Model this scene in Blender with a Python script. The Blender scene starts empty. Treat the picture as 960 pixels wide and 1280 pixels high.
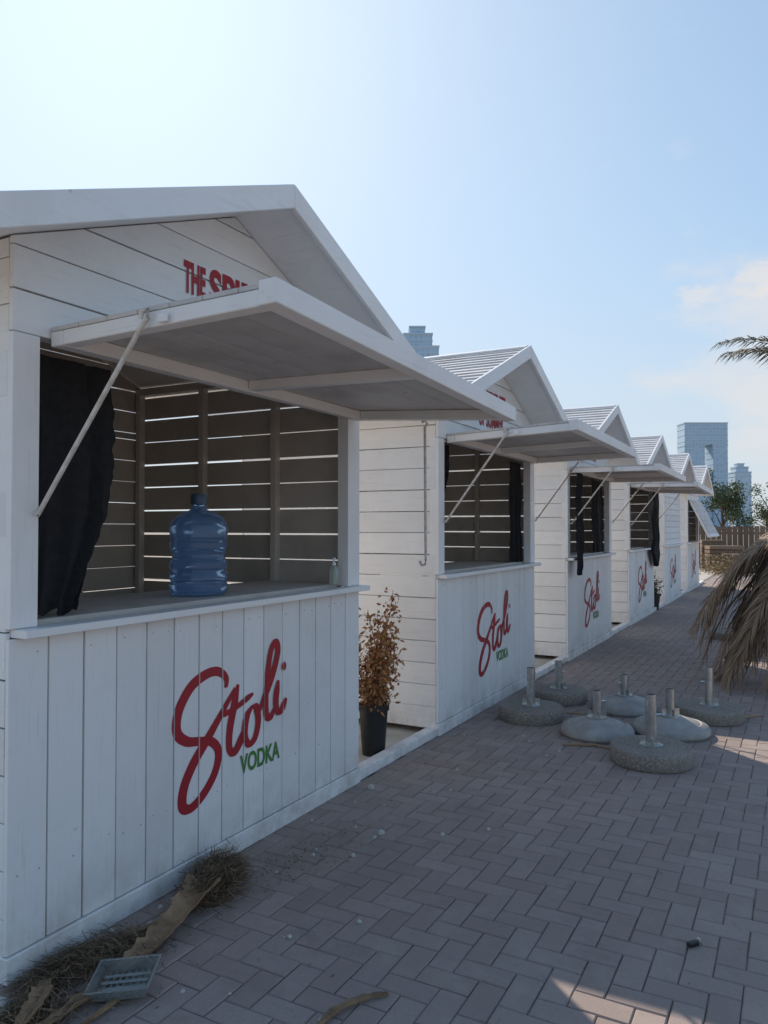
import bpy, bmesh, math, random
from mathutils import Vector, Matrix, noise
R = random.Random(7)
S = bpy.context.scene
S.view_settings.view_transform = 'Standard'
S.view_settings.look = 'None'
S.view_settings.exposure = 0
COL = S.collection

# ------------------------------------------------------------ helpers
class MB:
    def __init__(s): s.v=[]; s.f=[]
    def add(s, vs, fs):
        o=len(s.v); s.v+= [tuple(p) for p in vs]; s.f+= [tuple(i+o for i in f) for f in fs]
    def box(s,x0,x1,y0,y1,z0,z1,fn=None):
        vs=[(x,y,z) for x in(x0,x1) for y in(y0,y1) for z in(z0,z1)]
        if fn: vs=[fn(*p) for p in vs]
        s.add(vs,[(0,1,3,2),(4,6,7,5),(0,4,5,1),(2,3,7,6),(0,2,6,4),(1,5,7,3)])
    def prism(s,poly,x0,x1):      # poly in (y,z)
        n=len(poly)
        vs=[(x0,y,z) for y,z in poly]+[(x1,y,z) for y,z in poly]
        fs=[tuple(range(n))[::-1],tuple(range(n,2*n))]+[(i,(i+1)%n,n+(i+1)%n,n+i) for i in range(n)]
        s.add(vs,fs)
    def tube(s,pts,rad,n=8,caps=True):
        pts=[Vector(p) for p in pts]; rings=[]
        for i,p in enumerate(pts):
            d=(pts[min(i+1,len(pts)-1)]-pts[max(i-1,0)]).normalized()
            a=d.cross(Vector((0,0,1)));
            if a.length<.05: a=d.cross(Vector((1,0,0)))
            a.normalize(); b=d.cross(a)
            r=rad(i/(len(pts)-1)) if callable(rad) else rad
            rings.append([p+a*r*math.cos(t*2*math.pi/n)+b*r*math.sin(t*2*math.pi/n) for t in range(n)])
        vs=[q for r_ in rings for q in r_]; fs=[]
        for i in range(len(rings)-1):
            for t in range(n):
                fs.append((i*n+t,i*n+(t+1)%n,(i+1)*n+(t+1)%n,(i+1)*n+t))
        if caps: fs+= [tuple(range(n))[::-1],tuple(range((len(rings)-1)*n,len(rings)*n))]
        s.add(vs,fs)
    def lathe(s,prof,n=32,c=(0,0,0)):
        vs=[];fs=[]
        for r,z in prof:
            for t in range(n):
                a=t*2*math.pi/n; vs.append((c[0]+r*math.cos(a),c[1]+r*math.sin(a),c[2]+z))
        for i in range(len(prof)-1):
            for t in range(n):
                fs.append((i*n+t,i*n+(t+1)%n,(i+1)*n+(t+1)%n,(i+1)*n+t))
        fs+= [tuple(range(n))[::-1],tuple(range((len(prof)-1)*n,len(prof)*n))]
        s.add(vs,fs)
    def obj(s,name,mat,parent=None,bevel=0,smooth=False,loc=None,rot=None,inner=None):
        me=bpy.data.meshes.new(name); me.from_pydata(s.v,[],s.f)
        bm=bmesh.new(); bm.from_mesh(me)
        if len(bm.faces)<60000: bmesh.ops.recalc_face_normals(bm,faces=bm.faces)
        if inner:
            for f in bm.faces:
                if inner[1](f.calc_center_median(),f.normal): f.material_index=1
        bm.to_mesh(me); bm.free()
        me.materials.append(mat)
        if inner: me.materials.append(inner[0])
        if smooth:
            for p in me.polygons: p.use_smooth=True
            try: me.set_sharp_from_angle(angle=math.radians(35))
            except Exception: pass
        o=bpy.data.objects.new(name,me); COL.objects.link(o)
        if parent: o.parent=parent
        if loc: o.location=loc
        if rot: o.rotation_euler=rot
        if bevel:
            m=o.modifiers.new('b','BEVEL'); m.width=bevel; m.segments=1; m.limit_method='ANGLE'
        return o
def empty(name,loc=(0,0,0),rz=0):
    e=bpy.data.objects.new(name,None); COL.objects.link(e); e.location=loc; e.rotation_euler=(0,0,rz); e.empty_display_size=.2
    return e

class NT:
    def __init__(s,name):
        s.m=bpy.data.materials.new(name); s.m.use_nodes=True; s.t=s.m.node_tree
        s.b=s.t.nodes['Principled BSDF']; s.co=s.n('ShaderNodeTexCoord'); s.geo=s.n('ShaderNodeNewGeometry')
    def n(s,t,**k):
        x=s.t.nodes.new(t)
        for a,b in k.items(): setattr(x,a,b)
        return x
    def l(s,a,b): s.t.links.new(a,b)
    def noise(s,scale,stretch=(1,1,1),detail=4,rough=.6,src=None,off=(0,0,0)):
        mp=s.n('ShaderNodeMapping'); mp.inputs['Scale'].default_value=stretch; mp.inputs['Location'].default_value=off
        s.l(src or s.co.outputs['Object'],mp.inputs[0])
        x=s.n('ShaderNodeTexNoise'); x.inputs['Scale'].default_value=scale; x.inputs['Detail'].default_value=detail; x.inputs['Roughness'].default_value=rough
        s.l(mp.outputs[0],x.inputs['Vector']); return x.outputs['Fac']
    def ramp(s,fac,a,b,ca,cb):
        x=s.n('ShaderNodeMapRange'); x.inputs[1].default_value=a; x.inputs[2].default_value=b; x.inputs[3].default_value=ca; x.inputs[4].default_value=cb
        s.l(fac,x.inputs[0]); return x.outputs[0]
    def mix(s,fac,c1,c2,mode='MIX'):
        x=s.n('ShaderNodeMix',data_type='RGBA',blend_type=mode)
        for v,i in((fac,0),(c1,6),(c2,7)):
            if isinstance(v,(int,float)): x.inputs[i].default_value=v
            elif isinstance(v,tuple): x.inputs[i].default_value=(*v,1)
            else: s.l(v,x.inputs[i])
        return x.outputs[2]
    def color(s,c):
        if isinstance(c,tuple): s.b.inputs['Base Color'].default_value=(*c,1)
        else: s.l(c,s.b.inputs['Base Color'])
    def rough(s,v): s.b.inputs['Roughness'].default_value=v
    def bump(s,h,st=.3,d=.002):
        x=s.n('ShaderNodeBump'); x.inputs['Strength'].default_value=st; x.inputs['Distance'].default_value=d
        s.l(h,x.inputs['Height']); s.l(x.outputs[0],s.b.inputs['Normal'])

def paint_mat(name,axis,base=(.85,.825,.80),dirt=.25,grey=(.55,.50,.44),stain=.8):
    k=NT(name)
    st={'x':(.06,1,1),'y':(1,.06,1),'z':(1,1,.06)}[axis]
    g=k.noise(55,st,5,.65); big=k.noise(2.2,(1,1,1),5,.7); spot=k.noise(9,st,3,.6,off=(3,1,7)); kn=k.noise(13,(1,1,1),2,.5,off=(8,2,1))
    c=k.mix(k.ramp(big,.48,.75,0,dirt),base,grey)
    c=k.mix(k.ramp(g,.56,.78,0,.42*stain),c,(.50,.46,.40))
    c=k.mix(k.ramp(spot,.66,.76,0,.5*stain),c,(.44,.33,.23))
    c=k.mix(k.ramp(kn,.74,.80,0,.55*stain),c,(.34,.23,.14))
    sp=k.n('ShaderNodeSeparateXYZ'); k.l(k.geo.outputs['Position'],sp.inputs[0])
    low=k.ramp(sp.outputs[2],.0,.30,.7,0); mm=k.n('ShaderNodeMath',operation='MULTIPLY'); k.l(low,mm.inputs[0]); k.l(k.ramp(k.noise(7,(1,1,1),6,.7),.38,.66,0,1),mm.inputs[1])
    c=k.mix(mm.outputs[0],c,(.42,.36,.30))
    rp=k.ramp(k.geo.outputs['Random Per Island'],0,1,.92,1.03)
    c=k.mix(1.0,c,rp,'MULTIPLY')
    k.color(c); k.rough(.55); k.bump(g,.45,.003); return k.m
WZ=paint_mat('white_paint_vertical','z'); WY=paint_mat('white_paint_long_y','y'); WX=paint_mat('white_paint_long_x','x')
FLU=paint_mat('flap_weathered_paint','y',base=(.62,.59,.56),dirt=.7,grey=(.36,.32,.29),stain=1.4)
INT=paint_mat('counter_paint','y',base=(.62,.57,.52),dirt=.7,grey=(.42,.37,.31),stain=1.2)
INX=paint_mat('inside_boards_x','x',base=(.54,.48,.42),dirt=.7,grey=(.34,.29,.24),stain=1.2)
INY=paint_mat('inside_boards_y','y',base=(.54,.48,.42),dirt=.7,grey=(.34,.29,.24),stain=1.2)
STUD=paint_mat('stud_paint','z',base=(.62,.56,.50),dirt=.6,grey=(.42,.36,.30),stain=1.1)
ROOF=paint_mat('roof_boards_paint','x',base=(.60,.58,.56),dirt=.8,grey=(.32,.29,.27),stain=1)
def simple(name,c,rough=.6,metal=0,nz=None,c2=None,bump=0,spec=None):
    k=NT(name)
    if nz: k.color(k.mix(k.ramp(k.noise(nz,detail=6),.35,.65,0,1),c,c2 or tuple(x*.6 for x in c)))
    else: k.color(c)
    k.rough(rough); k.b.inputs['Metallic'].default_value=metal
    if bump: k.bump(k.noise(nz*3 if nz else 60),bump,.004)
    return k.m
RED=simple('red_lettering',(.42,.010,.022),.5,nz=12,c2=(.33,.014,.022)); GREEN=simple('green_lettering',(.06,.22,.04),.5)
BLK=simple('black_fabric',(.010,.010,.012),.95,nz=30,c2=(.018,.018,.019),bump=.3)
STEEL=simple('rod_paint',(.74,.70,.64),.5,nz=30,c2=(.56,.48,.40))
NAIL=simple('rusty_nail',(.34,.24,.17),.8)

W=2.37; DEP=1.86; TAN=.41; ZR=3.13; ZU=3.05; EAVE=.30; OH=.35
def clipy(z): return min(W/2,(ZU-z)/TAN)
def gable(mb,x0,x1,rr,start,step=.152):
    z=start
    while z<ZU-.03:
        z1=min(z+step-.004-rr.random()*.004,ZU-.004)
        c=W/2; zc=ZU-TAN*W/2
        a,b=clipy(z),clipy(z1)
        poly=[(c-a,z),(c+a,z)]
        if z<zc<z1: poly+=[(c+W/2,zc)]
        poly+=[(c+b,z1),(c-b,z1)]
        if z<zc<z1: poly+=[(c-W/2,zc)]
        mb.prism(poly,x0,x1+rr.uniform(-.002,.001)); z+=step

def catmull(P,n=9):
    P=[Vector(p) for p in P]; P=[2*P[0]-P[1]]+P+[2*P[-1]-P[-2]]; out=[]
    for i in range(1,len(P)-2):
        for j in range(n):
            t=j/n
            out.append(.5*((2*P[i])+(P[i+1]-P[i-1])*t+(2*P[i-1]-5*P[i]+4*P[i+1]-P[i+2])*t*t+(3*P[i]-P[i-1]-3*P[i+1]+P[i+2])*t**3))
    out.append(P[-2]); return out
STROKES=[
 ([(2.838,.80),(2.838,.845),(2.78,.885),(2.70,.885),(2.60,.845),(2.525,.755),(2.515,.665),(2.575,.612),(2.66,.592),(2.74,.57),(2.785,.515),(2.765,.43),(2.69,.352),(2.605,.312),(2.552,.335),(2.560,.415),(2.62,.505),(2.72,.60),(2.82,.70),(2.905,.785)],.0235),
 ([(2.925,.80),(2.895,.70),(2.866,.60),(2.862,.515),(2.893,.482),(2.935,.515),(2.975,.58)],.021),
 ([(2.79,.675),(2.90,.69),(3.04,.735)],.015),
 ([(3.035,.675),(2.99,.63),(2.975,.55),(3.005,.495),(3.055,.515),(3.08,.59),(3.065,.66),(3.03,.672)],.019),
 ([(3.075,.62),(3.13,.70),(3.195,.80),(3.24,.91),(3.225,.965),(3.185,.93),(3.158,.83),(3.14,.70),(3.145,.61),(3.18,.59),(3.215,.63)],.019),
 ([(3.245,.765),(3.225,.67),(3.235,.61),(3.27,.605),(3.315,.66)],.019)]
def logo(parent,gaps):
    me=bpy.data.meshes.new('logo_script'); bm=bmesh.new(); X=.0015
    for P,hw in STROKES:
        pts=catmull([(a-1.708,b) for a,b in P]); n=len(pts); prev=None
        for i,p in enumerate(pts):
            d=(pts[min(i+1,n-1)]-pts[max(i-1,0)]).normalized(); nn=Vector((-d.y,d.x))
            t=i/(n-1); w=hw*(.45+.55*min(1,8*t,8*(1-t)))*(1+.08*math.sin(t*9))
            w*= .85+.28*abs(d.y)
            x=X+t*.0008
            a=bm.verts.new((x,p.x+nn.x*w,p.y+nn.y*w)); b=bm.verts.new((x,p.x-nn.x*w,p.y-nn.y*w))
            if prev: bm.faces.new((prev[0],prev[1],b,a))
            prev=(a,b)
        X+=.001
    c=(3.292-1.708,.83)
    bm.faces.new([bm.verts.new((X,c[0]+.02*math.cos(k*.524),c[1]+.024*math.sin(k*.524))) for k in range(12)])
    for g0,g1 in gaps:
        for g in(g0,g1):
            bmesh.ops.bisect_plane(bm,geom=bm.verts[:]+bm.edges[:]+bm.faces[:],plane_co=(0,g,0),plane_no=(0,1,0))
        bmesh.ops.delete(bm,geom=[f for f in bm.faces if g0<f.calc_center_median().y<g1],context='FACES')
    for f in bm.faces:
        if f.normal.x<0: f.normal_flip()
    bm.to_mesh(me); bm.free(); me.materials.append(RED)
    o=bpy.data.objects.new('script_lettering',me); COL.objects.link(o); o.parent=parent
def text(s,parent,y,z,size,mat,sx=1,x=.004,shear=0,rot=0,off=.0,name='lettering'):
    c=bpy.data.curves.new(name,'FONT'); c.body=s; c.size=size; c.offset=off; c.shear=shear
    o=bpy.data.objects.new(name,c); COL.objects.link(o); c.materials.append(mat)
    o.parent=parent; o.location=(x,y,z); o.rotation_euler=(math.pi/2,-rot,math.pi/2); o.scale=(sx,1,1)

def curtain(parent,y0,edge,x=-.09,seed=1,name='curtain'):
    mb=MB(); NZ=44; NY=40; zt=edge[0][0]; zb=edge[-1][0]; vs=[]
    for i in range(NZ+1):
        z=zt+(zb-zt)*i/NZ
        for (za,ya),(zb2,yb) in zip(edge,edge[1:]):
            if za>=z>=zb2-1e-6:
                t=(za-z)/max(za-zb2,1e-6); ye=ya+(yb-ya)*t; break
        ye+= .014*noise.noise(Vector((z*5,seed,0)))+.016*noise.noise(Vector((z*19,seed,3)))
        for j in range(NY+1):
            u=j/NY; y=y0+(ye-y0)*u
            a=.020*(.4+.6*i/NZ); ph=2.2*noise.noise(Vector((u*2.5,seed*3.1,z*.8)))
            dx=a*math.sin(u*15+ph*5)+a*.5*math.sin(u*33+z*2+ph*5)+.02*noise.noise(Vector((y*6,z*4,seed)))
            dz=(.03*noise.noise(Vector((u*6,seed,9)))) if i>=NZ-1 else 0
            vs.append((x+dx,y,z+dz))
    fs=[(i*(NY+1)+j,i*(NY+1)+j+1,(i+1)*(NY+1)+j+1,(i+1)*(NY+1)+j) for i in range(NZ) for j in range(NY)]
    mb.add(vs,fs); mb.obj(name,BLK,parent,smooth=True)

def kiosk(Y0,idx,flap='open'):
    rr=random.Random(100+idx); P=empty('wooden_kiosk',(0,Y0,0)); bv=.002
    mb=MB(); n=15; w=W/n; gaps=[]; nl=MB()
    for i in range(n):
        g=.004+rr.random()*.006
        mb.box(-.02,rr.uniform(-.002,.0006),i*w+(g/2 if i else 0),(i+1)*w-(g/2 if i<n-1 else 0),.092,1.166)
        if idx<2:
            for zz in(.345,1.10):
                for yy in(.035,.12): 
                    if rr.random()<.35: continue
                    q=i*w+yy+rr.uniform(-.01,.01); z_=zz+rr.uniform(-.015,.015); nl.box(-.003,.0014,q-.002,q+.002,z_-.002,z_+.002)
    for i in range(1,n): gaps.append((i*w-.004,i*w+.004))
    mb.obj('front_boards',WZ,P,bv)
    if nl.v: nl.obj('nails',NAIL,P)
    mb=MB(); mb.box(-.05,.010,-.004,W+.004,.0,.088); mb.box(-.045,-.022,.0,W,1.05,1.164)
    mb.box(-.03,.062,.02,W+.035,1.170,1.200)
    mb.box(-.05,-.022,.02,W-.02,.30,.39)
    mb.obj('base_rail_and_sill',WY,P,.003)
    mb=MB()
    mb.box(-.07,.004,0,.108,1.202,2.232); mb.box(-.07,.004,W-.135,W,1.202,2.232)
    mb.obj('corner_posts',WZ,P,bv)
    mb=MB()
    for y in(.022,W-.072):
        for x in(-.60,-1.21,-1.80): mb.box(x-.022,x+.022,y,y+.05,.02,2.5)
    for y in(.6,1.2,1.8): mb.box(-DEP+.022,-DEP+.07,y-.022,y+.022,.02,2.5)
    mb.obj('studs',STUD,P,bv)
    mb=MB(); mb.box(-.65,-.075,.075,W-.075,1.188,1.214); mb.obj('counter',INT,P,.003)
    mb=MB(); gable(mb,-.02,0,rr,2.236); gable(mb,-DEP,-DEP+.02,rr,2.236)
    z=.06
    while z<2.2:
        mb.box(-DEP,-DEP+.02,0,W,z,min(z+.152-rr.choice([.002,.003,.004]),2.232)); z+=.152
    mb.box(-.07,-.022,.02,W-.02,2.236,2.32); 
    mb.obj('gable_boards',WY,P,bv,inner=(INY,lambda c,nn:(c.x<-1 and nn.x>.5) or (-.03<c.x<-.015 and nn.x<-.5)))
    mb=MB()
    for y0,y1 in((0,.02),(W-.02,W)):
        z=.05; h=.163
        while z<2.5:
            g=rr.choice([.003,.004,.005,.006]) if y0<1 else rr.choice([.005,.007,.009,.013,.010])
            t=rr.uniform(-.003,.003)
            mb.box(-DEP+.022,-.022,y0+rr.uniform(-.002,.002),y1,z,min(z+h-g,2.56),lambda x,y,zz:(x,y,zz+t*x)); z+=h
        mb.box(-DEP+.03,-.03,(y0+.02 if y0<1 else y0-.05),(y0+.07 if y0<1 else y0),2.50,2.548)
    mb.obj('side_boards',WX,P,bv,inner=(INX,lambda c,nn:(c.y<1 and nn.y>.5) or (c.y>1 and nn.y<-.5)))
    c=W/2; L=c+EAVE
    for sgn,nm in((-1,'roof_slope_near'),(1,'roof_slope_far')):
        mb=MB(); m=13
        for k in range(m):
            a=L*k/m; b=L*(k+1)/m-.003
            lift=.010+rr.uniform(0,.004)
            ya,yb=c+sgn*a,c+sgn*b; za,zb=ZR-.012-TAN*a,ZR-.012-TAN*b
            vs=[]
            xf=OH-.03; xb=-DEP-.12
            for x in(xb,xf):
                vs+= [(x,ya,za-.012),(x,ya,za),(x,yb,zb-.012),(x,yb,zb+lift)]
            mb.add(vs,[(0,1,3,2),(4,6,7,5),(0,4,5,1),(2,3,7,6),(0,2,6,4),(1,5,7,3)])
        mb.obj(nm,ROOF,P)
    mb=MB()
    for sgn in(-1,1):
        a=L-.02
        y1=c+sgn*a; zr=ZR-.030
        mb.prism([(c,zr),(y1,zr-TAN*a),(y1,zr-TAN*a-.045),(c,zr-.045)],-DEP-.1,OH-.028)
        mb.box(-DEP-.12,OH-.028,min(y1,y1+sgn*.02),max(y1,y1+sgn*.02),ZR-TAN*L-.10,ZR-TAN*L-.008)
    mb.obj('soffit',WX,P,bv)
    mb=MB()
    for x0,x1 in((OH-.025,OH),(-DEP-.15,-DEP-.122)):
        for sgn in(-1,1):
            e=L+.012
            mb.prism([(c+sgn*.001,ZR+.006),(c+sgn*e,ZR+.006-TAN*e),(c+sgn*e,ZR-.105-TAN*e),(c+sgn*.001,ZR-.105)],x0,x1)
    mb.obj('rake_boards',WY,P,.003)
    mb=MB(); mb.box(-DEP-.1,OH-.03,c-.06,c,ZR-.004,ZR+.012,lambda x,y,z:(x,y,z-TAN*abs(y-c))); mb.box(-DEP-.1,OH-.03,c+.001,c+.06,ZR-.004,ZR+.012,lambda x,y,z:(x,y,z-TAN*abs(y-c)))
    mb.obj('ridge_cap',WX,P)
    mb=MB(); mb.box(-.09,-.004,W+.008,W+1.24,.0,.062); mb.obj('passage_kerb',WY,P,.004)
    logo(P,gaps)
    text('VODKA',P,1.237,.366,.124,GREEN,.72,off=.0032,x=.0035)
    text('THE',P,.834,2.60,.19,RED,.40,off=.007)
    text('SPIRIT',P,1.0,2.58,.235,RED,.78,off=.008)
    text('OF SUMMER',P,.834,2.435,.18,RED,.62,off=.006)
    if flap in('open','ajar'):
        y0,y1=.15,2.325; sag=-.085 if idx==0 else rr.uniform(-.05,.0); rise=.02 if idx==0 else rr.uniform(-.03,.05)
        Lf=1.0; zh=2.208
        def fn(v,u,w):
            if flap=='open': return (.006+v*Lf, y0+u*(y1-y0), zh+v*rise+sag*u*v+w)
            return (.02+v*.42+ w, y0+u*(y1-y0), zh-v*.88+w*.4)
        mb=MB(); m=7
        for k in range(m): mb.box(k/m+.0015,(k+1)/m-.0015,0,1,.052,.068,fn)
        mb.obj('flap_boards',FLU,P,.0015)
        mb=MB()
        mb.box(0,.06,0,1,-.004,.050,fn); mb.box(.945,1.012,-.006,1.006,-.006,.071,fn)
        mb.obj('flap_frame',WY,P,.003)
        mb=MB()
        mb.box(.062,.943,0,.026,-.003,.050,fn); mb.box(.062,.943,.974,1,-.003,.050,fn); mb.box(.062,.943,.485,.51,.004,.050,fn)
        mb.obj('flap_frame_ends',WX,P,.003)
        if flap=='open':
            mb=MB()
            a=Vector(fn(.485,-.004,.03))+Vector((0,-.012,0)); b=Vector((.025,.09,1.60))
            mb.tube([a+Vector((-.02,0,-.005)),a+Vector((-.01,0,.02)),a+Vector((.012,0,.02)),a+Vector((.014,0,-.01)),a+Vector((-.012,0,-.03)),b],.0085,8)
            mb.tube([b+Vector((-.03,.0,.01)),b+Vector((0,0,-.005)),b+Vector((0,0,.02))],.007)
            e=Vector(fn(.455,1.004,.0))+Vector((0,.01,-.01))
            if idx==0:
                mb.tube([e+Vector((-.02,0,.0)),e+Vector((0,0,.015)),e+Vector((.015,0,-.01)),e+Vector((0,0,-.03)),e+Vector((.004,.002,-.80)),e+Vector((.0,.002,-.83)),e+Vector((-.022,.0,-.835)),e+Vector((-.035,0,-.81))],.0085,8)
            else:
                b2=Vector((.025,W-.05,1.62)); mb.tube([e,b2],.0085)
            for u in(.12,.5,.88):
                q=Vector(fn(0,u,.07)); mb.box(q.x-.002,q.x+.05,q.y-.015,q.y+.015,q.z+.001,q.z+.006)
            mb.obj('prop_rods',STEEL,P,smooth=True)
            mb=MB(); q=Vector(fn(.56,-.004,.03)); mb.box(q.x-.02,q.x+.02,q.y-.012,q.y,q.z-.03,q.z+.0); mb.obj('latch_block',WX,P,.003)
    if flap=='closed':
        mb=MB(); z=1.205
        while z<2.2: mb.box(-.012,.008,.112,W-.14,z,z+.118); z+=.123
        mb.obj('closed_shutter',WY,P,bv)
    return P

YS=[1.708,5.255,8.90,12.56,16.2,19.85]
FL=['open','open','open','open','closed','ajar']
K=[kiosk(y,i,f) for i,(y,f) in enumerate(zip(YS,FL))]
curtain(K[0],.100,[(2.2,.53),(1.95,.545),(1.75,.53),(1.55,.50),(1.38,.43),(1.23,.36)],-.11,1,'curtain')
curtain(K[1],.112,[(2.2,.30),(1.95,.26),(1.80,.16)],-.05,2,'curtain_short')
curtain(K[1],W-.14,[(2.2,1.88),(1.9,1.86),(1.5,1.90),(1.22,1.93)],-.09,3,'curtain_far')
curtain(K[2],.06,[(2.2,.34),(1.9,.30),(1.5,.36),(1.22,.30),(1.0,.22)],.095,4,'curtain_outside')
curtain(K[2],W-.14,[(2.2,1.55),(1.7,1.6),(1.22,1.66)],-.09,5,'curtain_far')
curtain(K[3],W-.0,[(2.2,1.7),(1.7,1.66),(1.3,1.75),(1.1,1.62),(.86,2.0)],.095,6,'curtain_outside')
curtain(K[3],.112,[(2.2,.6),(1.7,.5),(1.22,.4)],-.09,7,'curtain_near')

# ------------------------------------------------------------ water jug
k=NT('blue_jug_plastic'); k.color((.30,.52,.86)); k.rough(.14); k.b.inputs['Transmission Weight'].default_value=.82; k.b.inputs['IOR'].default_value=1.06; k.b.inputs['Specular IOR Level'].default_value=1.0
k.b.inputs['Coat Weight'].default_value=.6; k.b.inputs['Coat Roughness'].default_value=.08
k.bump(k.noise(9),.25,.01); JUG=k.m
CAP=simple('jug_cap',(.05,.08,.13),.4)
P=empty('water_jug',(-.28,2.96,1.2155))
prof=[(.118,0),(.136,.008),(.143,.03),(.143,.055),(.136,.064),(.136,.072),(.143,.08),(.143,.11),(.136,.12),(.136,.128),(.143,.137),(.143,.165),(.133,.178),(.128,.20),(.133,.222),(.143,.236),(.143,.262),(.136,.271),(.136,.279),(.143,.288),(.143,.335),(.138,.36),(.12,.388),(.088,.408),(.055,.42),(.036,.432),(.031,.45),(.031,.468)]
mb=MB(); mb.lathe(prof,40)
mb.obj('bottle',JUG,P,smooth=True)
mb=MB(); mb.lathe([(.036,.452),(.040,.456),(.040,.495),(.036,.505),(.02,.507)],24); mb.obj('cap',CAP,P,smooth=True)
P=empty('soap_pump_bottle',(-.035,3.845,1.2155))
k=NT('clear_gel'); k.color((.72,.80,.72)); k.rough(.15); k.b.inputs['Transmission Weight'].default_value=.7; GEL=k.m
mb=MB(); mb.lathe([(.022,0),(.027,.004),(.027,.09),(.022,.104),(.011,.112),(.011,.118)],20); mb.obj('bottle',GEL,P,smooth=True)
mb=MB(); mb.lathe([(.013,.116),(.013,.132),(.005,.134),(.005,.150),(.011,.151),(.011,.160),(.004,.161)],16); mb.tube([(0,0,.156),(.02,-.03,.157),(.022,-.034,.150)],.004); mb.obj('pump',simple('pump_white',(.75,.75,.75),.4),P,smooth=True)

# ------------------------------------------------------------ pots & shrubs
POT=simple('black_plastic_pot',(.015,.015,.017),.5)
def leaf_mat(name,c,c2):
    k=NT(name); k.color(k.mix(k.geo.outputs['Random Per Island'],c,c2)); k.rough(.7)
    return k.m
DRY=leaf_mat('dry_red_leaves',(.28,.08,.035),(.44,.24,.08)); TWIG=simple('twig_bark',(.16,.10,.065),.9)
def leafquad(mb,p,d,l,w,rr):
    d=d.normalized(); s=d.cross(Vector((rr.uniform(-1,1),rr.uniform(-1,1),rr.uniform(-1,1))))
    if s.length<.01: return
    s.normalize(); p=Vector(p); nrm=d.cross(s)
    mb.add([p,p+d*l*.5+s*w*.5+nrm*w*.15,p+d*l,p+d*l*.5-s*w*.5+nrm*w*.15],[(0,1,2,3)])
def rv(rr):
    return Vector((rr.gauss(0,1),rr.gauss(0,1),rr.gauss(0,1))).normalized()
def potted(loc,hpot,rpot,hs,rs,n,lm,seed):
    rr=random.Random(seed); P=empty('potted_shrub',loc)
    mb=MB(); mb.lathe([(rpot*.72,0),(rpot*.74,.01),(rpot*.94,hpot*.86),(rpot*.94,hpot*.87),(rpot*1.04,hpot*.88),(rpot*1.04,hpot),(rpot*.96,hpot),(rpot*.93,hpot*.92)],28); mb.obj('pot',POT,P,smooth=True)
    mb=MB(); mb.lathe([(rpot*.90,hpot*.88),(rpot*.5,hpot*.93),(.01,hpot*.94)],16); mb.obj('soil',simple('soil',(.08,.055,.04),1),P)
    tw=MB(); lv=MB()
    for b in range(16):
        a=rr.uniform(0,6.28); top=Vector((math.cos(a)*rs*rr.uniform(.2,1),math.sin(a)*rs*rr.uniform(.2,1),hs*rr.uniform(.5,1)))
        base=Vector((math.cos(a)*.02,math.sin(a)*.02,hpot*.9)); pts=[]
        for i in range(9):
            t=i/8; q=base.lerp(top,t); q.x+=.03*math.sin(t*5+b); q.y+=.03*math.sin(t*4+b*2); pts.append(q)
        tw.tube(pts,lambda t:.006*(1-t)+.0015,5)
        for j in range(n):
            t=rr.uniform(.12,1); q=pts[min(int(t*8),7)].lerp(pts[min(int(t*8)+1,8)],(t*8)%1)
            q=q+rv(rr)*rr.uniform(0,rs*.5); leafquad(lv,q,rv(rr)+Vector((0,0,-.2)),rr.uniform(.025,.055),rr.uniform(.014,.03),rr)
    tw.obj('stems',TWIG,P); lv.obj('leaves',lm,P)
potted((-.20,4.62,.0),.35,.105,1.16,.24,120,DRY,8)
potted((-.1,15.3,0),.3,.16,.75,.2,50,leaf_mat('shrub_leaves_b',(.05,.07,.025),(.11,.12,.04)),4)

# ------------------------------------------------------------ umbrella bases
k=NT('exposed_aggregate_concrete')
v=k.n('ShaderNodeTexVoronoi'); v.inputs['Scale'].default_value=70; k.l(k.co.outputs['Object'],v.inputs['Vector'])
c=k.mix(k.ramp(v.outputs['Distance'],.15,.5,0,1),(.42,.37,.31),(.22,.19,.16)); c=k.mix(k.ramp(k.noise(6),.4,.7,0,.6),c,(.32,.28,.23)); k.color(c); k.rough(.9); k.bump(v.outputs['Distance'],.6,.006); AGG=k.m
GRY=simple('grey_cast_base',(.40,.38,.35),.6,nz=8,c2=(.28,.26,.235),bump=.3)
GALV=simple('galvanised_steel',(.62,.62,.60),.28,metal=.85,nz=18,c2=(.45,.44,.42)); 
def ubase(x,y,r,kind,hp,tilt=0):
    P=empty('umbrella_base',(x,y,.001),R.uniform(0,6)); P.rotation_euler[0]=tilt
    mb=MB()
    if kind==0: prof=[(r*.97,0),(r,.012),(r,.088),(r*.985,.10),(r*.96,.106),(r*.35,.112),(.05,.113)]; m=AGG
    else: prof=[(r*.95,0),(r,.02),(r*.995,.045),(r*.93,.07),(r*.78,.088),(r*.74,.084),(r*.70,.090),(r*.45,.115),(r*.25,.128),(.05,.132)]; m=GRY
    mb.lathe(prof,44); mb.obj('disc',m,P,smooth=True)
    z=prof[-1][1]; mb=MB(); rp=.034
    mb.lathe([(.075,z-.012),(.075,z+.004),(.045,z+.006),(rp,z+.012),(rp,z+hp),(rp-.005,z+hp),(rp-.005,z+.03)],24)
    for a in(0,1.57,3.14,4.71): mb.box(-.004,.004,.03,.07,z,z+.05,lambda X,Y,Z,a=a:(X*math.cos(a)-Y*math.sin(a),X*math.sin(a)+Y*math.cos(a),Z))
    mb.tube([(rp-.01,0,z+hp*.6),(rp+.03,0,z+hp*.6)],.008); mb.obj('pole_socket',GALV,P,smooth=True)
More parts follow.
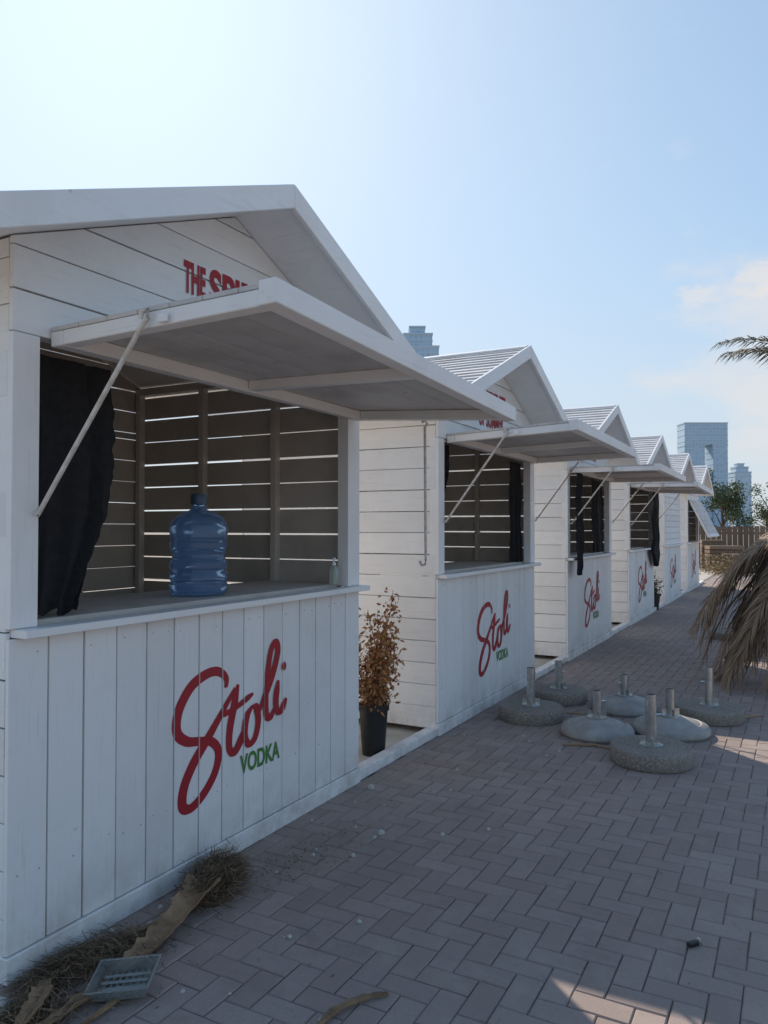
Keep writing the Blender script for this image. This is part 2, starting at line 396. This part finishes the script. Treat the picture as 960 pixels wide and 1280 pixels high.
for a in [(.444,6.10,.26,0,.30),(.462,6.85,.25,0,.24),(1.056,6.75,.275,1,.17),(1.03,5.86,.27,1,.20),(1.72,6.79,.27,0,.30),(1.507,6.18,.285,1,.20),(1.50,5.36,.265,0,.33),
          (1.5,11.79,.27,0,.14),(1.93,11.45,.28,1,.2),(1.83,15.0,.3,1,.25),(2.3,13.2,.28,0,.25)]: ubase(*a)
P=empty('wood_offcuts',(0,0,0)); mb=MB()
for (x,y,a,l) in((.98,5.50,.4,.22),(1.12,5.54,-.3,.16),(2.02,7.0,.9,.25),(.72,6.42,.2,.14)):
    mb.box(-l/2,l/2,-.012,.012,.003,.014,lambda X,Y,Z:(x+X*math.cos(a)-Y*math.sin(a),y+X*math.sin(a)+Y*math.cos(a),Z))
mb.obj('strips',leaf_mat('offcut_wood',(.30,.16,.09),(.40,.27,.16)),P)

# ------------------------------------------------------------ ground
k=NT('brick_paver')
pos=k.geo.outputs['Position']; rnd=k.geo.outputs['Random Per Island']
c=k.mix(rnd,(.315,.232,.200),(.405,.310,.270)); c=k.mix(k.ramp(k.noise(.9,src=pos,detail=6),.42,.68,0,.6),c,(.30,.245,.205))
c=k.mix(k.ramp(k.noise(5,src=pos,detail=7,rough=.7),.50,.75,0,.6),c,(.46,.385,.32))
c=k.mix(k.ramp(k.noise(1.7,src=pos,detail=7,rough=.75,off=(5,5,0)),.56,.70,0,.55),c,(.19,.15,.125))
c=k.mix(k.ramp(k.noise(11,src=pos,detail=5,rough=.75,off=(1,5,0)),.60,.72,0,.6),c,(.17,.135,.115))
c=k.mix(k.ramp(k.noise(160,src=pos,detail=3),.35,.7,.0,.45),c,(.23,.18,.155))
k.color(c); k.rough(.9); k.bump(k.noise(220,src=pos,detail=3),.6,.002); PAV=k.m
SAND=simple('joint_sand',(.27,.22,.175),1,nz=9,c2=(.12,.095,.075),bump=.4)
wd=.1; g=.002; vs=[];fs=[]
x0,x1,y0,y1=-.12,7.5,-1.5,34
for i in range(int(x0/wd)-2,int(x1/wd)+2):
    for j in range(int(y0/wd)-2,int(y1/wd)+2):
        kk=(i-j)%4
        if kk==0: bx,by,sx,sy=i*wd,j*wd,2*wd,wd
        elif kk==3: bx,by,sx,sy=i*wd,j*wd,wd,2*wd
        else: continue
        if bx<x0 or bx+sx>x1 or by<y0 or by+sy>y1: continue
        o=len(vs); h=R.uniform(-.002,.0012)+.004*noise.noise(Vector((bx*.8,by*.8,0))); tx=R.uniform(-.012,.012); ty=R.uniform(-.012,.012); cx=bx+sx/2; cy=by+sy/2
        jx=R.uniform(-.0012,.0012); jy=R.uniform(-.0012,.0012)
        for q,(ins,z) in enumerate(((g,-.014),(g,-.004),(g+.004,0))):
            for (X,Y) in((bx+ins,by+ins),(bx+sx-ins,by+ins),(bx+sx-ins,by+sy-ins),(bx+ins,by+sy-ins)):
                zz=z+h+(X-cx)*tx+(Y-cy)*ty if q else z
                vs.append((X+jx,Y+jy,zz))
        for q in(0,4):
            for t in range(4): fs.append((o+q+t,o+q+(t+1)%4,o+q+4+(t+1)%4,o+q+4+t))
        fs.append((o+8,o+9,o+10,o+11))
mb=MB(); mb.v=vs; mb.f=fs; mb.obj('brick_pavement',PAV)
mb=MB(); mb.add([(-6,-6,-.007),(7.5,-6,-.007),(7.5,34,-.007),(-6,34,-.007)],[(0,1,2,3)]); mb.obj('pavement_bedding',SAND)
DIRT=simple('sandy_ground',(.38,.32,.25),1,nz=.6,c2=(.28,.235,.185)); mb=MB(); mb.add([(-4000,-4000,-.02),(4000,-4000,-.02),(4000,4000,-.02),(-4000,4000,-.02)],[(0,1,2,3)]); mb.obj('ground',DIRT)
mb=MB()
mb.box(-6,-.125,-3,30,-.0062,.006); mb.obj('concrete_slab',simple('slab_concrete',(.52,.47,.40),.9,nz=4,c2=(.38,.33,.27),bump=.3))

# ------------------------------------------------------------ litter
TAN_=simple('dry_palm_sheath',(.38,.235,.125),.75,nz=11,c2=(.15,.085,.045),bump=.8)
FIB=leaf_mat('palm_fibre',(.08,.048,.028),(.27,.18,.10))
P=empty('dead_palm_stalk',(0,0,0)); mb=MB()
def strap(mb,pts,wf,curl=.02,rag=.0):
    pts=catmull(pts,8); n=len(pts); vs=[]; m=6
    for i,p in enumerate(pts):
        d=(pts[min(i+1,n-1)]-pts[max(i-1,0)]); s=Vector((-d.y,d.x,0)).normalized(); w=wf(i/(n-1))*(1+rag*noise.noise(Vector((i*.7,pts[0].x*9,1))))
        for sd in(1,-1):
            for j in range(m+1):
                u=(j/m*2-1)*sd; vs.append(p+s*w*u+Vector((0,0,curl*w/.05*(u*u)+(.008 if sd>0 else 0)+.006*noise.noise(Vector((p.x*20,p.y*12,u*4))))))
    M=2*(m+1); fs=[(i*M+j,i*M+(j+1)%M,(i+1)*M+(j+1)%M,(i+1)*M+j) for i in range(n-1) for j in range(M)]
    fs+=[tuple(range(M)),tuple(range((n-1)*M,n*M))]
    mb.add(vs,fs)
strap(mb,[(.18,2.50,.05),(.21,2.40,.045),(.26,2.22,.03),(.30,2.02,.014),(.32,1.8,.012),(.33,1.55,.02)],lambda t:.050*(1-t)**.8+.013,.03,.5)
strap(mb,[(.12,2.50,.02),(.17,2.36,.03),(.25,2.18,.018),(.29,2.06,.01)],lambda t:.03*(1-t)+.008,.015,.6)
strap(mb,[(.37,2.02,.01),(.41,1.85,.014),(.42,1.6,.01)],lambda t:.008,.01,.4)
strap(mb,[(.12,1.78,.02),(.22,1.66,.03),(.30,1.50,.02)],lambda t:.026*math.sin(3.0*t+.1)+.004,.02,.6)
strap(mb,[(.20,2.30,.01),(.14,2.1,.012),(.16,1.9,.01)],lambda t:.008,.01,.5)
mb.obj('stalk',TAN_,P,smooth=True)
def fibres(mb,cx,cy,cz,sx,sy,sz,n,rr,dirn,l0=.03,l1=.10):
    for _ in range(n):
        p=Vector((cx+rr.gauss(0,sx),cy+rr.gauss(0,sy),max(.004,cz+rr.gauss(0,sz))))
        if p.x<.022: p.x=.022+rr.random()*.02
        d=(Vector(dirn)+rv(rr)*.8); d.z*=.4; d.normalize(); l=rr.uniform(l0,l1)
        s=d.cross(rv(rr)).normalized()*rr.uniform(.0008,.0018)
        q=p+d*l; q.z=max(.003,q.z); q.x=max(.016,q.x)
        mid=(p+q)/2+rv(rr)*.014; mid.z=max(.004,mid.z); mid.x=max(.018,mid.x)
        mb.add([p-s,p+s,mid+s,mid-s,q],[(0,1,2,3),(3,2,4)])
mb=MB(); rr=random.Random(5)
fibres(mb,.13,2.62,.045,.045,.06,.028,3200,rr,(.1,.7,.1))
fibres(mb,.18,2.50,.035,.05,.06,.02,1800,rr,(.3,.7,0))
fibres(mb,.20,2.02,.014,.06,.07,.010,1600,rr,(-.6,-.3,.05))
fibres(mb,.12,1.86,.016,.045,.09,.012,1500,rr,(-.1,-.8,.1))
fibres(mb,.24,1.62,.014,.06,.08,.010,1200,rr,(0,-.5,.0))
for (cx,cy,rx,ry,h) in((.14,2.60,.075,.10,.07),(.16,1.94,.05,.08,.025)):
    vs=[];N=24
    for i in range(6):
        for t in range(N):
            a=t*6.283/N; q=1-i/6; nn=1+.6*noise.noise(Vector((math.cos(a)*2,math.sin(a)*2,cx*9+i*.3)))
            vs.append((max(.016,cx+rx*q*nn*math.cos(a)),cy+ry*q*nn*math.sin(a),.002+h*(1-q*q)**.8*(1+.6*noise.noise(Vector((a*2,i,cy))))))
    mb.add(vs,[(i*N+t,i*N+(t+1)%N,(i+1)*N+(t+1)%N,(i+1)*N+t) for i in range(5) for t in range(N)]+[tuple(range(5*N,6*N))])
mb.obj('fibre',FIB,P)
k=NT('clear_tray_plastic'); k.color((.58,.60,.58)); k.rough(.14); k.b.inputs['Transmission Weight'].default_value=.8; k.b.inputs['IOR'].default_value=1.35
P=empty('plastic_food_tray',(.39,1.87,.025),.5); P.rotation_euler=(.12,-.1,.5); mb=MB()
a,b=.085,.065
mb.box(-a,a,-b,b,0,.0018)
for s in(-1,1):
    mb.box(-a,a,s*b-.001,s*b+.001,.002,.042,lambda x,y,z:(x*(1+z*3),y*(1+z*3),z)); mb.box(s*a-.001,s*a+.001,-b+.0015,b-.0015,.002,.042,lambda x,y,z:(x*(1+z*3),y*(1+z*3),z))
    mb.box(-a*1.25,a*1.25,min(s*b*1.14,s*b*1.3),max(s*b*1.14,s*b*1.3),.043,.045); mb.box(min(s*a*1.14,s*a*1.25),max(s*a*1.14,s*a*1.25),-b*1.13,b*1.13,.043,.045)
for i in range(-3,4): mb.box(i*.022-.004,i*.022+.004,-b+.006,b-.006,.002,.014)
for i in range(-1,2): mb.box(-a+.006,a-.006,i*.03-.004,i*.03+.004,.0145,.020)
mb.obj('tray',k.m,P,.001)
P=empty('dry_palm_husk',(0,0,0)); mb=MB(); strap(mb,[(1.05,2.02,.004),(1.07,2.12,.012),(1.12,2.22,.010),(1.17,2.27,.006)],lambda t:.011*math.sin(3.14*min(1,t*.8+.15))+.002,.012,.5); mb.obj('husk',TAN_,P,smooth=True)
P=empty('cigarette_lighter',(2.02,3.08,.009),.9); mb=MB(); mb.box(-.028,.018,-.011,.011,-.007,.010); mb.obj('body',POT,P,.004); mb=MB(); mb.box(.0185,.030,-.010,.010,-.007,.009); mb.tube([(.026,-.008,.010),(.026,.008,.010)],.005); mb.obj('wheel_head',GALV,P,.001)
mb=MB(); rr=random.Random(11)
for _ in range(1500):
    y=rr.uniform(1.0,14); x=abs(rr.gauss(0,.4))+.03 if rr.random()<.65 else rr.uniform(0,5)
    if _<400: x=.34+rr.gauss(0,.10); y=3.0+rr.gauss(0,.24)
    elif _<700: x=.24+rr.gauss(0,.12); y=2.0+rr.gauss(0,.35)
    if x<.03: x=.05
    p=Vector((x,y,.006)); d=Vector((rr.gauss(0,1),rr.gauss(0,1),rr.uniform(0,.3))); leafquad(mb,p,d,rr.uniform(.006,.026),rr.uniform(.003,.008),rr)
mb.obj('leaf_litter',leaf_mat('litter_leaf',(.12,.08,.05),(.36,.28,.19)))
mb=MB()
for _ in range(90):
    y=rr.uniform(1.2,8); x=abs(rr.gauss(0,.6))+.03; r=rr.uniform(.004,.013)
    if _==0: x,y,r=.50,3.45,.02
    if _==1: x,y,r=.12,4.02,.022
    if _==2: x,y,r=.10,1.60,.045
    vs=[]
    for (zz,q) in((0,1),(.6,.85),(1,.35)):
        for t in range(6): a=t*1.047+rr.uniform(-.2,.2); vs.append((x+r*q*math.cos(a)*rr.uniform(.8,1.2),y+r*q*math.sin(a)*rr.uniform(.8,1.2),zz*r))
    mb.add(vs,[(i*6+t,i*6+(t+1)%6,(i+1)*6+(t+1)%6,(i+1)*6+t) for i in range(2) for t in range(6)]+[(12,13,14,15,16,17)])
mb.obj('gravel_bits',simple('pebble',(.50,.47,.42),.9))

# ------------------------------------------------------------ palm
def frond(lv,rc,base,az,el,L,droop,rr,ll=.42,side=1.0):
    p=Vector(base); d=Vector((math.cos(az)*math.cos(el),math.sin(az)*math.cos(el),math.sin(el))); n=26; pts=[p.copy()]
    for i in range(n):
        d=(d+Vector((0,0,-droop*(i/n+.25)/n*3))).normalized(); p=p+d*L/n; 
        if p.z<.08: p.z=.08
        pts.append(p.copy())
    rc.tube(pts,lambda t:.018*(1-t)+.003,5)
    for i in range(4,n+1):
        t=i/n; dd=(pts[i]-pts[i-1]).normalized(); sd=dd.cross(Vector((0,0,1)))
        if sd.length<.05: sd=Vector((math.sin(az),-math.cos(az),0))
        sd.normalize(); up=sd.cross(dd)
        for s in(-1,1):
            for h in(0,.33,.66):
                q=pts[i-1].lerp(pts[i],h); l=ll*(.35+.65*math.sin(math.pi*min(1,t*.85+.1)))*rr.uniform(.8,1.1)
                v=(sd*s*side+dd*.9+up*rr.uniform(-.1,.35)+Vector((0,0,-.25))).normalized(); w=.010
                m_=q+v*l*.5; e=q+v*l+Vector((0,0,-l*.25*rr.uniform(.5,1.5))); ww=v.cross(up).normalized()*w
                lv.add([q-ww*.5,q+ww*.5,m_+ww,m_-ww,e],[(0,1,2,3),(3,2,4)])
rr=random.Random(21); P=empty('palm_tree',(3.22,9.28,0))
tr=MB(); prof=[]
for i in range(26): prof.append((.19-.002*i+(.03 if i%2 else 0),i*.095))
tr.lathe(prof,18); tr.obj('trunk',simple('palm_trunk_bark',(.20,.14,.09),.95,nz=14,c2=(.11,.075,.05),bump=.8),P)
lv=MB();rc=MB()
for i in range(16):
    frond(lv,rc,(0,0,2.5),i*.393+rr.uniform(-.1,.1),rr.uniform(.85,1.3),rr.uniform(1.1,1.4),rr.uniform(.35,.55),rr,.28)
frond(lv,rc,(0,0,2.55),math.radians(203),.92,2.05,.60,rr,.34)
frond(lv,rc,(0,0,2.55),math.radians(214),.86,1.98,.62,rr,.36)
frond(lv,rc,(0,0,2.5),math.radians(192),.95,1.95,.62,rr,.34)
lv.obj('green_fronds',leaf_mat('palm_leaf_green',(.12,.105,.055),(.24,.20,.12)),P); rc.obj('rachis',TAN_,P)
lv=MB();rc=MB()
for i in range(26):
    frond(lv,rc,(0,0,rr.uniform(1.7,2.1)),i*.2417+rr.uniform(-.1,.1),rr.uniform(-.5,-.1),rr.uniform(1.2,1.7),rr.uniform(1.3,2.0),rr,.36,.6)
for i in range(26):
    frond(lv,rc,(0,0,rr.uniform(1.45,1.8)),math.radians(186+i*2.3),rr.uniform(-.1,.12),rr.uniform(2.1,2.65),rr.uniform(.65,1.15),rr,.42,.45)
lv.obj('dry_fronds',leaf_mat('palm_leaf_dry',(.20,.12,.07),(.38,.265,.165)),P); rc.obj('dry_rachis',TAN_,P)

# ------------------------------------------------------------ distant things
CAM=Vector((2.38,0,1.55)); s_,c_=.4756,.8797
def at(px,z,h=0): r=(px-480)/960*z; return (2.38-z*s_+r*c_, z*c_+r*s_, h)
GL=leaf_mat('tree_leaves',(.05,.08,.03),(.12,.15,.06))
def tree(loc,H,Rr,seed):
    rr=random.Random(seed); P=empty('leafy_tree',loc); tw=MB(); lv=MB()
    tw.tube([(0,0,0),(.05,.02,H*.25),(0,.05,H*.5),(.05,0,H*.8)],lambda t:.11*(1-t)+.02,8)
    for b in range(26):
        a=rr.uniform(0,6.28); t0=rr.uniform(.25,.7)*H; e=Vector((math.cos(a)*Rr*rr.uniform(.3,1),math.sin(a)*Rr*rr.uniform(.3,1),t0+rr.uniform(.05,.4)*H)); e.z=min(e.z,H)
        tw.tube([(0,0,t0),Vector((0,0,t0)).lerp(e,.5)+Vector((0,0,.08)),e],lambda t:.035*(1-t)+.008,5)
        cr=rr.uniform(.25,.45)*Rr
        for j in range(170):
            q=e+rv(rr)*cr*rr.random()**.45; leafquad(lv,q,rv(rr),rr.uniform(.09,.17),rr.uniform(.05,.09),rr)
    tw.obj('trunk',TWIG,P); lv.obj('crown',GL,P)
tree(at(903,40),4.3,1.25,1); tree(at(962,46),4.2,1.5,2); tree(at(1010,44),4.6,2.0,3)
WOODF=leaf_mat('brown_fence_wood',(.17,.105,.065),(.27,.18,.115))
P=empty('wooden_fence',(0,0,0)); mb=MB()
for i in range(60):
    x=-3+i*.2; mb.box(x,x+.185,34.0,34.03,.02,1.62+R.uniform(-.02,.02))
for z in(.35,1.3): mb.box(-3,9,34.035,34.09,z,z+.09)
mb.obj('boards',WOODF,P)
def crate(loc,sx,sy,sz,rz):
    P=empty('slatted_crate',loc,rz); mb=MB(); n=max(2,int(sz/.14))
    for i in range(n):
        z=i*sz/n
        for s in(-1,1):
            mb.box(-sx/2,sx/2,s*sy/2-.012,s*sy/2+.012,z+.01,z+sz/n-.02); mb.box(s*sx/2-.012,s*sx/2+.012,-sy/2+.013,sy/2-.013,z+.01,z+sz/n-.02)
    mb.box(-sx/2+.03,sx/2-.03,-sy/2+.03,sy/2-.03,sz-.04,sz-.015); mb.obj('slats',WOODF,P)
crate(at(905,29),1.2,.9,.9,.3); crate(at(930,27),1.4,.8,.65,.1); crate(at(890,30),.8,.8,1.1,.2)
P=empty('black_drum',at(955,21)); mb=MB(); mb.lathe([(.27,0),(.29,.02),(.28,.04),(.28,.26),(.295,.28),(.28,.30),(.28,.55),(.295,.57),(.28,.59),(.28,.80),(.295,.82),(.295,.85),(.27,.85),(.26,.82)],28); mb.obj('drum',POT,P,smooth=True)
rr=random.Random(9); mb=MB()
for b in range(12):
    cpt=Vector((rr.uniform(-.5,.7),rr.uniform(27.5,30),.0))
    for j in range(160): leafquad(mb,cpt+Vector((rr.gauss(0,.2),rr.gauss(0,.25),abs(rr.gauss(.2,.2)))),rv(rr),.1,.04,rr)
mb.obj('dry_bushes',leaf_mat('dry_bush',(.20,.13,.06),(.28,.20,.09)))

def tower_mat(name,glass,wall,sx,sz):
    k=NT(name); br=k.n('ShaderNodeTexBrick'); br.offset=0; br.inputs['Scale'].default_value=1; br.inputs['Brick Width'].default_value=sx; br.inputs['Row Height'].default_value=sz; br.inputs['Mortar Size'].default_value=.55
    br.inputs['Color1'].default_value=(*glass,1); br.inputs['Color2'].default_value=(*[x*1.2 for x in glass],1); br.inputs['Mortar'].default_value=(*wall,1)
    sp=k.n('ShaderNodeSeparateXYZ'); k.l(k.co.outputs['Object'],sp.inputs[0]); ad=k.n('ShaderNodeMath'); k.l(sp.outputs[0],ad.inputs[0]); k.l(sp.outputs[1],ad.inputs[1])
    cb=k.n('ShaderNodeCombineXYZ'); k.l(ad.outputs[0],cb.inputs[0]); k.l(sp.outputs[2],cb.inputs[1]); k.l(cb.outputs[0],br.inputs['Vector'])
    k.color(br.outputs['Color']); k.rough(.5); return k.m
T1=tower_mat('tower_facade_hazy_blue',(.34,.48,.60),(.47,.58,.67),4,3.6); T2=tower_mat('tower_facade_hazy_pale',(.42,.55,.65),(.55,.64,.70),3,3.6)  # pale blue distance haze painted into the glass and wall colours
SLB=simple('tower_slab_bands_hazy',(.50,.61,.69),.8)  # bands tinted with the same painted distance haze
def tower(name,loc,blocks,mat,fl=3.6):
    P=empty(name,loc,math.radians(28.4)); mb=MB(); sb=MB()
    for (x0,x1,y0,y1,z0,z1) in blocks:
        mb.box(x0,x1,y0,y1,z0,z1); z=z0+fl
        while z<z1: sb.box(x0-.35,x1+.35,y0-.35,y1+.35,z,z+.7); z+=fl*2
        sb.box(x0-.5,x1+.5,y0-.5,y1+.5,z1+.02,z1+1.2)
    mb.obj('facade',mat,P); sb.obj('floor_bands',SLB,P)
tower('twin_tower_building',at(878.5,900),[(-25,-1.5,-11,11,0,97),(8,25,-11,11,0,97),(-1.3,7.8,-9,9,0,66),(-25,25,-11.3,11.3,98.3,123)],T1)
tower('high_rise_tower',at(925,900),[(-9.5,9.5,-9,9,0,66),(-7.5,7,-7,7,67.3,72),(-5,3,-5,3,73.3,76)],T2)
tower('glass_skyscraper',at(526,600),[(-13.5,13.5,-11,11,0,141),(-13.5,8.5,-10,10,142.4,151),(-9,3,-8,8,152.4,157)],T1)

# ------------------------------------------------------------ world, sun, camera
EL,AZ=math.radians(35.8),math.radians(48)
w=bpy.data.worlds.new('World'); S.world=w; w.use_nodes=True; nt=w.node_tree; bg=nt.nodes['Background']
sky=nt.nodes.new('ShaderNodeTexSky'); sky.sky_type='NISHITA'; sky.sun_disc=False; sky.sun_elevation=EL; sky.sun_rotation=-AZ
sky.air_density=1.0; sky.dust_density=1.2; sky.ozone_density=2.0; sky.altitude=0
STR=.13
def vm(op,a,b=None,c=None):
    x=nt.nodes.new('ShaderNodeVectorMath'); x.operation=op
    for i,v in enumerate((a,b,c)):
        if v is None: continue
        if isinstance(v,tuple): x.inputs[i].default_value=v
        else: nt.links.new(v,x.inputs[i])
    return x.outputs[0]
A,G=2.2*STR,2.85
den=vm('MULTIPLY_ADD',sky.outputs[0],(A,A,A),(1,1,1))
colr=vm('DIVIDE',vm('MULTIPLY',sky.outputs[0],(G*.76,G*.92,G*1.08)),den)
tc=nt.nodes.new('ShaderNodeTexCoord')
sx=nt.nodes.new('ShaderNodeSeparateXYZ'); nt.links.new(tc.outputs['Generated'],sx.inputs[0])
hz=nt.nodes.new('ShaderNodeMapRange'); hz.interpolation_type='SMOOTHSTEP'; hz.inputs[1].default_value=-.05; hz.inputs[2].default_value=.38; hz.inputs[3].default_value=.65; hz.inputs[4].default_value=0; nt.links.new(sx.outputs[2],hz.inputs[0])
mx=nt.nodes.new('ShaderNodeMix'); mx.data_type='RGBA'; nt.links.new(hz.outputs[0],mx.inputs[0]); nt.links.new(colr,mx.inputs[6]); mx.inputs[7].default_value=(5.0,5.35,5.6,1); colr=mx.outputs[2]
def cloudmask(d,r0,r1,scale,lo,hi,amt):
    d=Vector(d).normalized()
    dp=nt.nodes.new('ShaderNodeVectorMath'); dp.operation='DISTANCE'; dp.inputs[1].default_value=d; nt.links.new(tc.outputs['Generated'],dp.inputs[0])
    m1=nt.nodes.new('ShaderNodeMapRange'); m1.interpolation_type='SMOOTHSTEP'; m1.inputs[1].default_value=r0; m1.inputs[2].default_value=r1; m1.inputs[3].default_value=1; m1.inputs[4].default_value=0; nt.links.new(dp.outputs['Value'],m1.inputs[0])
    mp=nt.nodes.new('ShaderNodeMapping'); mp.inputs['Scale'].default_value=(1,1,2.2); nt.links.new(tc.outputs['Generated'],mp.inputs[0])
    nz=nt.nodes.new('ShaderNodeTexNoise'); nz.inputs['Scale'].default_value=scale; nz.inputs['Detail'].default_value=7; nz.inputs['Roughness'].default_value=.55; nt.links.new(mp.outputs[0],nz.inputs['Vector'])
    ad=nt.nodes.new('ShaderNodeMath'); ad.operation='MULTIPLY_ADD'; ad.inputs[1].default_value=.45; nt.links.new(m1.outputs[0],ad.inputs[0]); nt.links.new(nz.outputs['Fac'],ad.inputs[2])
    m2=nt.nodes.new('ShaderNodeMapRange'); m2.interpolation_type='SMOOTHSTEP'; m2.inputs[1].default_value=lo; m2.inputs[2].default_value=hi; m2.inputs[3].default_value=0; m2.inputs[4].default_value=amt; nt.links.new(ad.outputs[0],m2.inputs[0])
    return m2.outputs[0]
def vd(px,py): u=(660-py)/960; r=(px-480)/960; return (-s_+r*c_, c_+r*s_, u)
for args in ((vd(955,345),.0,.06,26,.70,.98,.65),(vd(873,374),.0,.05,34,.70,.98,.55),(vd(1010,450),.0,.28,8,.62,1.0,.6)):
    mx=nt.nodes.new('ShaderNodeMix'); mx.data_type='RGBA'; nt.links.new(cloudmask(*args),mx.inputs[0]); nt.links.new(colr,mx.inputs[6]); mx.inputs[7].default_value=(6.4,6.1,5.9,1); colr=mx.outputs[2]
nt.links.new(colr,bg.inputs[0]); bg.inputs[1].default_value=STR
sun=bpy.data.lights.new('sun','SUN'); sun.energy=4.9; sun.angle=math.radians(.5); sun.color=(1,.90,.78)
so=bpy.data.objects.new('sun',sun); COL.objects.link(so)
sv=Vector((-math.sin(AZ)*math.cos(EL),math.cos(AZ)*math.cos(EL),math.sin(EL))); so.rotation_euler=sv.to_track_quat('Z','Y').to_euler()
cd=bpy.data.cameras.new('camera'); cd.sensor_fit='VERTICAL'; cd.sensor_height=36; cd.lens=27; cd.clip_end=9000; cd.clip_start=.05
co=bpy.data.objects.new('camera',cd); COL.objects.link(co); co.location=CAM; co.rotation_euler=(math.radians(91.2),0,math.radians(28.4)); S.camera=co
